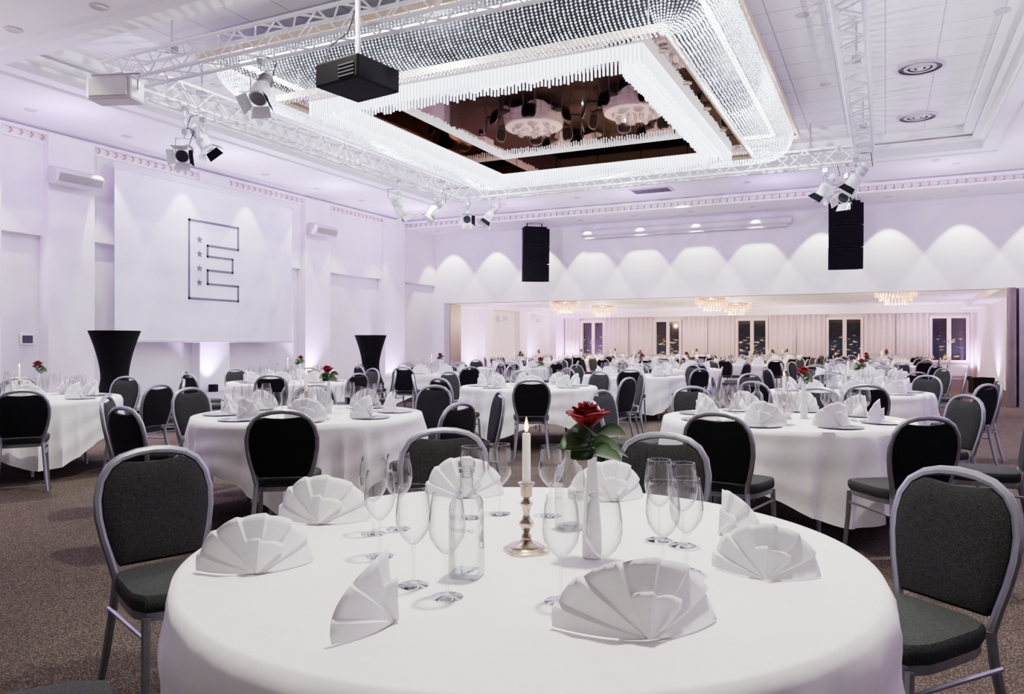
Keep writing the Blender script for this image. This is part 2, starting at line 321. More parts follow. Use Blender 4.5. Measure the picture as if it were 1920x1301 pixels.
def wallspk(px,py,label,L=.75):
    yy,d=onX(px,XL+.4); z=zat(py,d)
    t=thing('wall_speaker',label,'speaker',(XL+.44,yy,z),0,'white loudspeakers on the left wall')
    mx=Matrix.Rotation(math.radians(18),4,'Y')
    m=MB(); pr=[(-.13,-.13),(.06,-.13),(.13,-.06),(.13,.08),(.05,.13),(-.13,.13)]
    m.rings([[(x,-L/2,z) for x,z in pr],[(x,L/2,z) for x,z in pr]],mx=mx); m.build('cabinet','offw',t,smooth=False,bevel=.02)
    m=MB(); m.span(.13,.138,-L/2+.04,L/2-.04,-.05,.08); m.v=[tuple(mx@Vector(p)) for p in m.v]; m.build('grille','steel',t,smooth=False)
    m=MB(); m.tube([(-.12,0,0),(-.2,0,.02)],.03,10); m.build('bracket','white',t)
wallspk(140,337,'white loudspeaker on the pier left of the projection screen',.8); wallspk(603,433,'white loudspeaker on the pier right of the projection screen',.75)
# ------------------------------------------------------------ line arrays
def linearray(px,ytop,ybot,rz,label,n):
    X,d=onY(px,18.35); zt=min(4.4,zat(ytop,d)); zb=zat(ybot,d); h=(zt-zb)/n
    t=thing('line_array_speaker',label,'speaker',(X,18.35,zb),rz,'black hanging loudspeaker arrays')
    for k in range(n):
        tilt=.03*(n-1-k); off=.03*(n-1-k)**1.4
        pr=[(-.36,-.22),(.36,-.22),(.28,.24),(-.28,.24)]
        m=MB(); mx=Matrix.Translation((0,off*.6,h*(k+.5)))@Matrix.Rotation(tilt,4,'X')
        m.prism(pr,-h/2+.0,h/2-.004,mx); c=m.build('cabinet','black',t,smooth=False,bevel=.006)
        m=MB(); m.box((0,-.225,0),(.64,.014,h-.06),mx); m.build('grille','blackfab',c,smooth=False)
    m=MB(); m.span(-.3,.3,-.18,.2,h*n+.01,h*n+.05); m.tube([(-.2,0,h*n+.04),(-.2,0,4.5-zb)],.015); m.tube([(.2,0,h*n+.04),(.2,0,4.5-zb)],.015); m.build('hanging_frame','black',t)
linearray(1002,430,528,math.radians(38),'black loudspeaker array left of the rolled-up wall screen',3)
linearray(1583,383,505,math.radians(12),'black loudspeaker array right of the rolled-up wall screen',3)
# ------------------------------------------------------------ trusses
ZT=4.45; TX0,TX1,TY0,TY1=-8.0,-.3,5.55,13.85
def truss(a,b,label,susp):
    a=Vector(a); b=Vector(b); D=(b-a).normalized(); L=(b-a).length; sd=Vector((0,0,1)).cross(D); t=thing('lighting_truss',label,'truss',a,0,'white ceiling lighting trusses'); g=.13
    for u in(-1,1):
        for w in(-1,1):
            o=sd*u*g+Vector((0,0,w*g)); m=MB(); m.tube([o,o+D*L],.021,8); m.build('chord','white',t)
    m=MB(); n=int(L/.26); st=L/n
    cs=[(-1,-1),(1,-1),(1,1),(-1,1)]
    for q in range(4):
        c0=cs[q]; c1=cs[(q+1)%4]
        for k in range(n):
            p=c0 if k%2==0 else c1; r=c1 if k%2==0 else c0
            m.tube([D*st*k+sd*p[0]*g+Vector((0,0,p[1]*g)),D*st*(k+1)+sd*r[0]*g+Vector((0,0,r[1]*g))],.010,5,cap=False)
    m.build('lattice','white',t)
    for k in susp:
        m=MB(); m.tube([D*k+Vector((0,0,g)),D*k+Vector((0,0,ZC-ZT))],.012,6); m.box((D*k)+Vector((0,0,g+.03)),(.1,.1,.06)); m.build('hanger','steel',t)
truss((TX0,TY0+.6,ZT),(TX0,TY1-.16,ZT),'white lattice truss running along the left side of the ceiling',(1,4,7))
truss((TX0-.15,TY0+.42,ZT),(-2.6,TY0+.42,ZT),'white lattice truss crossing above the projector at the top left',(1,4))
truss((TX0-.14,TY1,ZT),(TX1+.14,TY1,ZT),'white lattice truss running behind the big crystal chandelier',(1,4,7))
truss((TX1,TY1-.17,ZT),(TX1,TY0,ZT),'white lattice truss right of the big crystal chandelier',(1,4,7))
# ------------------------------------------------------------ stage lights
def make_light(tilt):
    t=thing('stage_light','','stage light')
    m=MB(); m.box((0,0,-.01),(.05,.07,.06)); m.tube([(0,0,-.04),(0,0,-.09)],.012); m.build('clamp','steel',t,smooth=False)
    m=MB(); m.tube([(-.105,0,-.30),(-.105,0,-.09),(.105,0,-.09),(.105,0,-.30)],.009,6); m.build('yoke','steel',t)
    R=Matrix.Translation((0,0,-.27))@Matrix.Rotation(math.radians(tilt),4,'X')
    RX=R@Matrix.Rotation(PI/2,4,'X')
    m=MB(); m.lathe([(.0,-.23),(.05,-.22),(.06,-.19),(.06,-.06),(.085,-.03),(.085,.12),(.0,.12)],18,mx=RX); bd=m.build('body','white',t)
    m=MB(); m.lathe([(.0,.125),(.072,.125),(.072,.121)],18,mx=RX); m.build('lens','lens',bd)
    m=MB()
    for k in range(5): m.lathe([(.062,-.17+.022*k),(.072,-.165+.022*k),(.062,-.16+.022*k)],18,mx=RX)
    m.build('cooling_fins','steel',bd)
    for k in range(4):
        mx=R@Matrix.Rotation(k*PI/2,4,'Y'); m=MB(); v=[(-.08,-.125,.082),(.08,-.125,.082),(.1,-.21,.15),(-.1,-.21,.15)]; m.add(v,[(0,1,2,3)],mx); m.build('barn_door','black' if k==1 else 'white',t,smooth=False,solid=.004)
    m=MB(); m.tube([R@Vector((0,.2,0)),(0,.2,-.12),(.06,.18,.05),(.03,.06,.06)],.006,6); m.build('cable','black',t)
    return t
SLA=Proto(make_light(55)); SLB=Proto(make_light(28))
def slight(px,py,mode,val,rz,label,sc=1.0,pr=None):
    pr=pr or SLA
    if mode=='X': yy,d=onX(px,val); loc=[val,yy,zat(py,d)+.27*sc]
    else: xx,d=onY(px,val); loc=[xx,val,zat(py,d)+.27*sc]
    zb=ZT-.17
    if loc[2]>zb-.12: loc[2]=zb-.03
    pr.put(loc,rz,label,'white theatre lights hanging from the trusses',sc=sc)
    if loc[2]<zb-.1:
        t=thing('hanging_pipe','thin white drop pipe above the '+label.replace('white ',''),'pipe',(loc[0],loc[1],loc[2]+.02*sc),0,'drop pipes under the trusses'); hz=ZT-.13-loc[2]-.02*sc
        m=MB(); m.tube([(0,0,0),(0,0,hz)],.014); m.build('tube','white',t); m=MB(); m.box((0,0,hz-.02),(.06,.06,.05)); m.build('coupler','steel',t,smooth=False)
slight(490,140,'Y',TY0+.42,.3,'large white stage light on the nearest truss',1.12)
slight(380,200,'X',TX0,2.0,'upper white light of the left truss pair',1.05)
slight(346,288,'X',TX0+.02,.6,'lower white light of the left truss pair',1.05,SLB)
slight(748,392,'X',TX0,2.7,'left white light of the pair at the left truss end',1.1)
slight(815,367,'X',TX0,-.9,'right white light of the pair at the left truss end',1.1)
slight(876,414,'Y',TY1,.5,'left white light at the far left truss corner',1.1,SLB)
slight(918,404,'Y',TY1,-.9,'right white light at the far left truss corner',1.1)
slight(1605,270,'Y',TY1-.6,-1.6,'highest white light at the far right truss corner',1.2)
slight(1548,350,'Y',TY1,-1.8,'lower left white light at the far right truss corner',1.15)
slight(1588,365,'Y',TY1+.02,-.4,'lower right white light at the far right truss corner',1.2,SLB)
xq,dq=onY(217,5.62)
t=thing('truss_speaker','grey-white loudspeaker box hung below the left end of the near truss','speaker',(xq,5.62,zat(170,dq)),math.radians(20)); zt_=ZT-.11-zat(170,dq)
m=MB(); m.box((0,0,0),(.52,.28,.26)); m.build('cabinet','offw',t,smooth=False,bevel=.03); m=MB(); m.box((0,-.145,0),(.44,.012,.2)); m.build('grille','steel',t,smooth=False,bevel=.01)
m=MB(); m.tube([(-.26,0,0),(-.28,0,.18),(.28,0,.18),(.26,0,0)],.012); m.tube([(0,0,.18),(0,.12,max(.2,zt_))],.014); m.build('bracket','steel',t)
# ------------------------------------------------------------ projector
pd=6.5; px_,py_=atd(671,pd); pz=zat(148,pd)
t=thing('projector','black video projector hanging on a ceiling pole before the chandelier','projector',(px_,py_,pz),math.radians(-8))
m=MB(); m.box((0,0,0),(.5,.5,.2)); bo=m.build('body','black',t,smooth=False,bevel=.015)
m=MB(); m.tube([(-.12,.25,.0),(-.12,.31,.0)],.06,20); m.build('lens_barrel','steel',bo)
m=MB()
for k in range(4): m.box((.12,-.252,-.06+.03*k),(.18,.006,.012))
m.build('vent_slots','vent',bo,smooth=False)
m=MB(); m.tube([(0,0,.12),(0,0,ZR-pz+.1)],.022,12); m.build('pole','white',t); m=MB(); m.box((0,0,.115),(.3,.3,.03)); m.build('mount_plate','steel',t,smooth=False)
m=MB(); m.tube([(-.2,-.2,.1),(-.23,-.1,.3),(-.12,0,.42),(-.03,0,.6)],.007,6); m.build('cable','black',t)
# ------------------------------------------------------------ big chandelier
IX0,IX1,IY0,IY1=-6.45,-2.2,7.45,12.45; GP=.26; WD=.62; ZO=4.72; ZI=4.26; ZF=4.33
cx,cy=(IX0+IX1)/2,(IY0+IY1)/2
ch=thing('crystal_chandelier','huge rectangular ceiling chandelier of crystal bead swags and glowing glass rods','chandelier',(cx,cy,ZI))
def L(x,y,z): return (x-cx,y-cy,z-ZI)
def lspan(m,x0,x1,y0,y1,z0,z1): m.span(x0-cx,x1-cx,y0-cy,y1-cy,z0-ZI,z1-ZI)
def lring(m,e0,e1,z0,z1):
    for (a,b,c,d) in ((IX0-e1,IX1+e1,IY0-e1,IY0-e0),(IX0-e1,IX1+e1,IY1+e0,IY1+e1),(IX0-e1,IX0-e0,IY0-e0,IY1+e0),(IX1+e0,IX1+e1,IY0-e0,IY1+e0)): lspan(m,a,b,c,d,z0,z1)
EO=GP+WD
m=MB(); lring(m,EO+.02,EO+.06,ZO-.02,ZO+.07); m.build('outer_frame','gold',ch,smooth=False)
m=MB(); lspan(m,IX0-EO-.02,IX1+EO+.02,IY0-EO-.02,IY1+EO+.02,ZO+.03,ZO+.06); m.build('top_panel','black',ch,smooth=False)
m=MB(); lspan(m,IX0-EO+.4,IX1+EO-.4,IY0-EO+.4,IY1+EO-.4,ZO+.061,ZC); m.build('ceiling_mount','white',ch,smooth=False)
m=MB(); lspan(m,IX0+.35,IX1-.35,IY0+.35,IY1-.35,ZF+.13,ZF+.15); m.build('mirror_panel','mirror',ch,smooth=False)
m=MB(); lring(m,-.36,-.34,ZF,ZF+.15); m.build('inner_side_panel','mirror',ch,smooth=False)
m=MB(); lring(m,.02,GP,ZF+.01,ZF+.04); m.build('mirror_border','mirror',ch,smooth=False)
m=MB(); lring(m,GP,GP+.03,ZF-.03,ZF+.05); m.build('border_edge','gold',ch,smooth=False)
OV=[(1,0,0),(-1,0,0),(0,1,0),(0,-1,0),(0,0,1),(0,0,-1)]; OF=[(0,2,4),(2,1,4),(1,3,4),(3,0,4),(2,0,5),(1,2,5),(3,1,5),(0,3,5)]
strings=[]; sp=.045
def along(a,b,fix,axis,nx,ny):
    n=int((b-a)/sp)
    for i in range(n+1):
        q=a+(b-a)*i/n; strings.append(((q,fix) if axis=='x' else (fix,q),(nx,ny),1))
g=GP+.03
along(IX0-g,IX1+g,IY0-g,'x',0,-1); along(IX0-g,IX1+g,IY1+g,'x',0,1); along(IY0-g,IY1+g,IX0-g,'y',-1,0); along(IY0-g,IY1+g,IX1+g,'y',1,0)
for (x,y,a0) in ((IX0-g,IY0-g,PI),(IX1+g,IY0-g,1.5*PI),(IX1+g,IY1+g,0),(IX0-g,IY1+g,.5*PI)):
    for k in range(1,20):
        a=a0+k*PI/2/20; ca,sa=math.cos(a),math.sin(a); strings.append(((x,y),(ca,sa),1/((abs(ca)**4+abs(sa)**4)**.25)))
m=MB(); W2=WD-.03
for (p,n,ks) in strings:
    nb=26; ph=random.random()*.3
    for k in range(nb):
        a=(k+ph)/nb*PI/2; ins=W2*ks*math.cos(a)**.8; z=ZO-.48*math.sin(a)
        x=p[0]+n[0]*ins; y=p[1]+n[1]*ins; r=random.choice((.0115,.0125,.015))
        m.add([(x+v[0]*r-cx,y+v[1]*r-cy,z+v[2]*r-ZI) for v in OV],OF)
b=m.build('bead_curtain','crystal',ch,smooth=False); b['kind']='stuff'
m=MB()
for rr in range(4):
    e=-.1*rr+.0; z0=ZF
    x0,x1,y0,y1=IX0-e,IX1+e,IY0-e,IY1+e; q=[]
    nx=int((x1-x0)/.045); ny=int((y1-y0)/.045)
    for i in range(nx): q+=[(x0+(x1-x0)*(i+.5*(rr%2))/nx,y0),(x0+(x1-x0)*(i+.5*(rr%2))/nx,y1)]
    for i in range(ny): q+=[(x0,y0+(y1-y0)*(i+.5*(rr%2))/ny),(x1,y0+(y1-y0)*(i+.5*(rr%2))/ny)]
    for (x,y) in q:
        l=.17+random.uniform(-.02,.02)-(.04 if rr in(1,2) else 0); lspan(m,x-.0085,x+.0085,y-.0085,y+.0085,z0-l,z0)
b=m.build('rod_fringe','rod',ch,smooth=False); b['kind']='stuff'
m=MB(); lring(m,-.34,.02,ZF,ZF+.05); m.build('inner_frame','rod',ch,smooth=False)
m=MB(); lring(m,GP+.3,GP+.33,ZO-.03,ZO+.02); m.build('light_strip','led',ch,smooth=False)
for x in (IX0-.1,IX1+.1):
    for y in (IY0-.1,IY1+.1):
        m=MB(); m.tube([L(x,y,ZF+.04),L(x,y,ZO+.04)],.008,6); m.build('suspension_wire','steel',ch)
for k in range(5):
    for x in (IX1+.14,IX0-.14):
        m=MB(); m.lathe([(.0,-.004),(.035,-.004),(.05,-.012),(.055,.0)],14,L(x,IY0+.3+k*1.08,ZF+.01)); m.build('spot_ring','gold',ch)
# ------------------------------------------------------------ ceiling fittings
t=thing('ceiling_downlight','','ceiling light'); m=MB(); m.lathe([(.045,-.004),(.062,-.01),(.07,-.006),(.072,.004)],18); m.build('trim_ring','offw',t); m=MB(); m.lathe([(.0,-.003),(.046,-.003)],18); m.build('lamp','lamp',t)
DL=Proto(t)
def dl(x,y,z,label,sc=1.0): DL.put((x,y,z),0,label,'recessed ceiling downlights',sc=sc)
k=2.2
wl=[]
while k<17.2: dl(-11.1,k,ZR,'recessed downlight in the ceiling row along the left wall',1.2); wl.append(k); k+=1.55
bx=[]
k=-11.3
while k<4.5: dl(k,18.35,4.5,'recessed downlight in the soffit row along the back wall',1.1); bx.append(k); k+=1.42
k=-10.2
while k<4.5: dl(k,16.5,ZR,'recessed downlight in the ceiling row above the moulding at the back',1.1); k+=1.9
for yy in (21.5,25.9,29.6):
    for xx in (-12,-8,-5.6,-3.2,-1.2,1.6): dl(xx,yy,2.75,'recessed downlight in the low ceiling of the back room',1.0)
for (p,y) in ((25,55),(185,12)):
    x,yv=at(p,y,ZR); dl(x,yv,ZR,'recessed downlight in the near ceiling, %s one at top left'%('outer' if p<100 else 'inner'),1.3)
for i,(p,y) in enumerate(((1505,28),(1548,158),(1545,240),(405,160),(1880,20),(1755,300),(1800,235))):
    z=ZC if i<4 else (ZR if i in(4,5) else ZC); x,yv=at(p,y,z)
    dl(x,yv,z,'recessed downlight in the tiled ceiling around the big chandelier',1.1)
for i,(p,y,l) in enumerate(((1725,125,'larger round ceiling air vent, nearer of the two at right'),(1720,218,'round ceiling air vent, farther of the two at right'))):
    x,yv=at(p,y,ZC); t=thing('ceiling_vent',l,'vent',(x,yv,ZC),0,'round ceiling vents')
    for r in (.31,.2,.12):
        m=MB(); m.lathe([(r,-.0),(r-.0,-.02),(r-.035,-.035),(r-.045,-.022)],28); m.build('diffuser_ring','offw',t)
    m=MB(); m.lathe([(.0,-.012),(.3,-.012)],28); m.build('backing','vent',t); m=MB(); m.lathe([(0,-.03),(.04,-.03),(.04,-.012)],16); m.build('hub','white',t)
x,yv=at(1222,356,ZR); t=thing('ceiling_vent','flat rectangular ceiling vent behind the big chandelier','vent',(x,min(yv,17.0),ZR)); m=MB(); m.box((0,0,-.01),(.9,.5,.02)); m.build('frame','offw',t,smooth=False)
m=MB()
for k in range(7): m.box((0,-.18+.06*k,-.025),(.8,.03,.012))
m.build('slats','vent',t,smooth=False)
# ------------------------------------------------------------ back room chandeliers
t=thing('crystal_ceiling_lamp','','chandelier')
m=MB(); m.lathe([(0,0),(.42,0),(.44,-.03),(.4,-.05)],24); m.build('ceiling_plate','goldring',t)
for rr,z,n in ((.5,-.05,34),(.4,-.15,28),(.27,-.25,20)):
    m=MB()
    for k in range(n):
        a=2*PI*k/n; x,y=rr*math.cos(a),rr*math.sin(a); m.lathe([(.0,-.15),(.022,-.11),(.018,0),(0,.005)],5,(x,y,z))
    m.build('crystal_tier','warm',t)
BC=Proto(t); bpos=[(-9.8,24.1,'leftmost'),(-9.6,27.4,'second from left'),(-4.9,24.3,'third from left'),(-4.75,27.8,'second from right'),(.25,22.6,'rightmost')]
for x,y,n in bpos: BC.put((x,y,2.75),0,'warm glowing tiered crystal ceiling lamp in the back room, %s'%n,'crystal lamps in the back room')
# ------------------------------------------------------------ chair
def chair_parts():
    side=[(.165,.44),(.182,.52),(.203,.60),(.217,.68),(.219,.75),(.205,.82),(.172,.872),(.125,.903),(.065,.919),(0,.924)]
    side=[(x*.95,.44+(z-.44)*.955) for x,z in side]
    path=[(-x,z) for x,z in side]+[(x,z) for x,z in side[::-1][1:]]
    by=lambda z:-.205-(z-.44)*.17
    parts=[]
    m=MB(); m.tube([(x,by(z),z) for x,z in path],.0155,8); parts.append(('back_frame',m,'alu',0))
    inner=[]
    for (x,z) in path:
        k=.93; zz=.66+(z-.66)*.955; xx=x*k
        if z>.872: zz-= .034*max(0,1-(x/.13)**2)
        inner.append((xx,zz))
    inner[0]=(inner[0][0],.49); inner[-1]=(inner[-1][0],.49)
    inner=[(x,max(z,.49)) for x,z in inner]
    cz=.67
    def ring(k,dy): return [(x*k,by(cz+(z-cz)*k)+dy,cz+(z-cz)*k) for x,z in inner]
    m=MB(); m.rings([ring(1,-.004),ring(1,.012),ring(.94,.022),ring(.7,.028)],True,True); parts.append(('backrest',m,'pad',0))
    m=MB(); m.rings([ring(1,-.005),ring(.99,-.014),ring(.9,-.017)],True,True); parts.append(('back_panel',m,'black',1))
    def sr(k,z):
        pts=[]
        for a in range(24):
            th=2*PI*a/24; q=5; rr=1/((abs(math.cos(th))**q+abs(math.sin(th))**q)**(1/q)); y=rr*math.sin(th)*.21*k+.015; x=rr*math.cos(th)*(.205+.02*math.sin(th))*k; pts.append((x,y,z))
        return pts
    m=MB(); m.rings([sr(.97,.425),sr(1,.44),sr(1,.468),sr(.96,.482),sr(.8,.488)],True,True); parts.append(('seat',m,'seat',0))
    m=MB(); m.rings([sr(.93,.395),sr(.95,.395),sr(.95,.425),sr(.93,.425)],True,True); parts.append(('seat_frame',m,'alu',0))
    for q in(-1,1):
        m=MB(); m.tube([(q*.158,-.203,.45),(q*.164,-.21,.36),(q*.18,-.25,.16),(q*.195,-.29,.008)],[.0155,.016,.015,.013],8); parts.append(('leg',m,'alu',0))
        m=MB(); m.tube([(q*.184,.19,.41),(q*.188,.2,.25),(q*.2,.225,.008)],[.0155,.015,.013],8); parts.append(('leg',m,'alu',0))
    for pts in ([(-.18,-.22,.34),(-.188,.2,.34)],[(.18,-.22,.34),(.188,.2,.34)]):
        m=MB(); m.tube(pts,.008,6); parts.append(('stretcher',m,'alu',0))
    return parts
CG='grey-framed banquet chairs with black backs'
t=thing('banquet_chair','','chair'); last=None
for n,m,mt,lv in chair_parts():
    o=m.build(n,mt,last if lv else t)
    if n=='backrest': last=o
CHAIR=Proto(t)
me_v=MB(); mats=[]; fm=[]
for n,m,mt,lv in chair_parts():
    if n in('stretcher','seat_frame'): continue
    if mt not in mats: mats.append(mt)
    me_v.add(m.v,m.f); fm+= [mats.index(mt)]*len(m.f)
fo=me_v.build('banquet_chair',mats[0]); 
for k in mats[1:]: fo.data.materials.append(M[k])
fo.data.polygons.foreach_set('material_index',fm); tag(fo,'','chair'); FCHAIR=Proto(fo)
# ------------------------------------------------------------ table
t=thing('banquet_table','','table'); m=MB(); m.lathe([(0,.715),(.885,.715),(.89,.72),(.89,.738),(.885,.742),(0,.742)],48); m.build('tabletop','wood',t)
for k in range(4):
    a=PI/4+k*PI/2; m=MB(); m.tube([(.5*math.cos(a),.5*math.sin(a),.715),(.58*math.cos(a),.58*math.sin(a),.0)],.016,8); m.build('leg','alu',t)
TABLE=Proto(t)
def cloth_mesh(seed,seg=280,nr=16,base=.50,amp=1.0):
    R=random.Random(seed); ph=[R.uniform(0,6.28) for _ in range(8)]; m=MB(); rings=[]
    for r in (.02,.3,.6,.8,.885): rings.append([(r*math.cos(2*PI*k/seg),r*math.sin(2*PI*k/seg),.75) for k in range(seg)])
    q=ph[5]
    for j in range(nr+1):
        v=j/nr; ring=[]
        for k in range(seg):
            a=2*PI*k/seg
            corner=math.cos(4*(a-q))
            Ld=base+.12*corner+.025*math.sin(3*a+ph[0])
            f1=math.sin(8*a+ph[1]+1.1*math.sin(2*a+ph[6])); f2=math.sin(14*a+ph[2]+1.4*math.sin(3*a+ph[7])); f3=math.sin(25*a+ph[3]+1.5*math.sin(2*a)+1.5*v)
            g2=1-abs(f2)**.7*1.6
            fold=(f1*.45+g2*.6+f3*.28)*(.8+.5*corner)
            if j==0: r=.902; z=.7492
            else: r=.914+.030*v**.8+amp*fold*.046*min(1,v*1.45)+.006*math.sin(5*v*PI+4*a); z=.744-Ld*v
            ring.append((r*math.cos(a),r*math.sin(a),z))
        rings.append(ring)
    m.rings(rings,True,False); return m
CL=[]
for sd in range(3):
    o=cloth_mesh(sd+3,amp=.85 if sd==0 else 1.2).build('tablecloth','cloth',ang=80); tag(o,'','tablecloth'); CL.append(Proto(o))
# ------------------------------------------------------------ napkin
def napkin_mesh():
    m=MB()
    def fan(R,N,y0,lean,a0,wrap,amp,off=0,pt=.05):
        rings=[]; nr=8; cuts=(0,.28,.56,.84,.92)
        for j in range(nr+1):
            v=j/nr; r=R*(.03+.97*v); row=[]
            for gi in range(N):
                for g in cuts+((1.0,) if gi==N-1 else ()):
                    u=(gi+g)/N; a=-a0+2*a0*u+off
                    saw=(g/.84) if g<=.84 else (1-g)/.16
                    rr=r*(1-pt*v*(1-saw))
                    x=rr*math.sin(a); z=max(rr*math.cos(a),0)
                    y=y0-amp*saw*v*(1.25-.4*v)+lean*z*(1-.25*v)+wrap*(x/R)**2*R+.012*math.sin(2.6*u*PI+1)*v
                    row.append((x,y,z+.003))
            rings.append(row)
        m.rings(rings,False,False,closed=False)
    fan(.163,7,.0,.34,math.radians(98),.5,.014)
    fan(.10,2,-.012,.32,math.radians(44),.42,.010,.2,.12)
    m.add([(-.05,.012,.004),(.05,.012,.004),(0,.03,.11),(0,.11,.004)],[(0,3,2),(3,1,2),(0,1,3)])
    return m
o=napkin_mesh().build('folded_napkin','napkin',solid=.0018,ang=26); tag(o,'','napkin'); NAP=Proto(o)
# ------------------------------------------------------------ glassware
def glass_parts(h,rb):
    f=MB(); f.lathe([(.0,.0),(.036,.0),(.037,.0015),(.02,.0035),(.006,.007)],24)
    s=MB(); s.capb=False; s.lathe([(.006,.007),(.0035,.02),(.0032,h*.36),(.006,h*.41)],10)
    b=MB(); b.capb=False; z0=h*.41; z1=h; H_=z1-z0
    b.lathe([(.001,z0),(.012,z0+.03*H_),(rb*.6,z0+.13*H_),(rb*.9,z0+.28*H_),(rb,z0+.45*H_),(rb*.97,z0+.62*H_),(rb*.87,z0+.85*H_),(rb*.79,z1-.001),(rb*.80,z1+.0005),(rb*.765,z1+.0005),(rb*.77,z1-.001)],28)
    return f,s,b
def glass_proto(h,rb,parts):
    f,s,b=glass_parts(h,rb)
    if parts:
        t=thing('wine_glass','','glass'); b.build('bowl','glass',t,ang=80); s.build('stem','glass',t,ang=80); f.build('foot','glass',t,ang=80); return Proto(t)
    m=MB(); 
    for q in (f,s,b): m.add(q.v,q.f)
    o=m.build('wine_glass','glass',ang=80); tag(o,'','glass'); return Proto(o)
G1=glass_proto(.232,.042,True); G2=glass_proto(.20,.036,True); G1s=glass_proto(.232,.042,False); G2s=glass_proto(.20,.036,False)
t=thing('water_bottle','','bottle'); m=MB(); m.lathe([(.0,0),(.035,0),(.038,.004),(.037,.15),(.036,.175),(.028,.195)],28,sq=7); 
m.capb=False; m.lathe([(.030,.194),(.021,.207),(.0155,.22),(.0155,.25),(.019,.252),(.019,.262),(.016,.262)],24); bb=m.build('bottle_body','bottle',t,ang=50)
m=MB(); m.lathe([(.0,.005),(.032,.005),(.034,.010),(.034,.014),(.0,.014)],28,sq=7); m.build('thick_base','bottle',bb)
m=MB(); m.lathe([(.0,.24),(.012,.24),(.013,.262),(.021,.266),(.021,.28),(.016,.284),(0,.284)],18); m.build('stopper','bottle',t)
BOT=Proto(t)
tx=bpy.data.curves.new('lettering','FONT'); tx.body='THOREAU'; tx.size=.0125; tx.align_x='CENTER'; tx.extrude=.0002
to=bpy.data.objects.new('tmp',tx); COL.objects.link(to); bpy.context.view_layer.update(); me=bpy.data.meshes.new_from_object(to); bpy.data.objects.remove(to)
me.materials.clear(); me.materials.append(M['ltxt']); lo=bpy.data.objects.new('lettering',me); COL.objects.link(lo); lo.parent=t; lo.location=(0,-.0395,.115); lo.rotation_euler=(PI/2,0,0)
t=thing('candlestick','','candlestick')
m=MB(); m.lathe([(.0,0),(.058,0),(.058,.006),(.052,.010),(.046,.012),(.042,.018),(.022,.024),(.012,.032)],32,sq=3.2); m.build('base','brass',t)
m=MB(); m.capb=False; m.lathe([(.012,.03),(.015,.04),(.009,.05),(.013,.06),(.021,.072),(.021,.078),(.012,.088),(.009,.1),(.012,.118),(.019,.13),(.012,.138),(.009,.145)],20); m.build('shaft','brass',t)
m=MB(); m.lathe([(.009,.144),(.016,.15),(.0165,.178),(.023,.183),(.023,.187),(.0135,.187),(.0135,.17),(.0,.17)],20); m.build('cup','brass',t)
STICK=Proto(t)
t=thing('candle','','candle'); m=MB(); m.lathe([(0,0),(.0115,0),(.0110,.148),(.009,.151),(.003,.149),(0,.149)],16); m.build('wax','wax',t)
m=MB(); m.tube([(0,0,.148),(.001,0,.158)],.0012,5); wk=m.build('wick','wick',t); m=MB(); m.lathe([(0,.154),(.004,.158),(.0062,.166),(.0045,.178),(.0018,.190),(0,.197)],10); m.build('flame','flame',t)
CAN=Proto(t)
t=thing('bud_vase','','vase'); m=MB(); m.lathe([(0,0),(.022,0),(.0255,.004),(.0265,.03),(.026,.06),(.0235,.10),(.0195,.145),(.0155,.19),(.0125,.235),(.0118,.255),(.0135,.266),(.0115,.266),(.0105,.25)],32); m.build('vase_body','ceramic',t,ang=60)
m=MB(); m.lathe([(.0112,.2645),(.0138,.2655),(.0138,.2675),(.0108,.2675)],24); m.build('rim','ceramic',t)
VASE=Proto(t)
t=thing('red_rose','','flower'); m=MB(); m.tube([(0,0,-.09),(0,0,0),(-.006,0,.05),(-.010,0,.088)],.0028,6); m.build('stem','stem',t)
m=MB(); Rr=random.Random(5)
for lay,(n,R,h,w) in enumerate(((3,.013,.046,1.6),(4,.023,.052,1.3),(5,.034,.05,1.05),(6,.045,.044,.9))):
    for k in range(n):
        a0=2*PI*k/n+lay*.6+Rr.uniform(-.2,.2); rows=[]; hv=h*Rr.uniform(.88,1.08)
        for j in range(7):
            v=j/6; row=[]
            for i in range(7):
                u=-1+i/3; wid=w*(math.sin(PI*min(.88,v*.7+.16)))
                a=a0+u*wid; r=R*(.25+.75*math.sin(v*PI*.55))+ (.007*lay*.5)*max(0,v-.72)*3-.004*u*u*v; z=hv*v*(1-.14*u*u)- (.012*lay*.4)*max(0,v-.78)*4
                row.append((r*math.cos(a)-.010,r*math.sin(a),.080+z-.003*lay))
            rows.append(row)
        m.rings(rows,False,False,closed=False)
m.build('blossom','rose',t,solid=.001,ang=80)
def leaf(t,z0,az,el,Ln,W):
    m=MB(); rows=[]
    for j in range(9):
        v=j/8; w=W*math.sin(PI*min(1,v*.96+.02))**.8*(1-.25*v); r=Ln*v; drop=el*r-5*r*r; row=[]
        for u in(-1,-.5,0,.5,1):
            x=r; y=u*w; z=z0+drop+abs(u)*w*.3-u*w*.75
            row.append((x*math.cos(az)-y*math.sin(az),x*math.sin(az)+y*math.cos(az),z))
        rows.append(row)
    m.rings(rows,False,False,closed=False); m.build('leaf','green',t,solid=.0008,ang=80)
leaf(t,.04,.1,.5,.08,.032); leaf(t,.022,-.5,.25,.088,.036); leaf(t,.03,3.4,.3,.08,.034); leaf(t,.045,2.4,.6,.06,.026); leaf(t,.008,-.1,.1,.07,.032); leaf(t,.05,4.6,.5,.055,.026); leaf(t,.012,3.7,.1,.06,.03)
ROSE=Proto(t)
m=MB(); m.lathe([(0,0),(.09,0),(.145,.008),(.15,.010),(.145,.011),(.09,.003),(0,.003)],32); o=m.build('charger_plate','silver'); tag(o,'','plate'); PL=Proto(o)
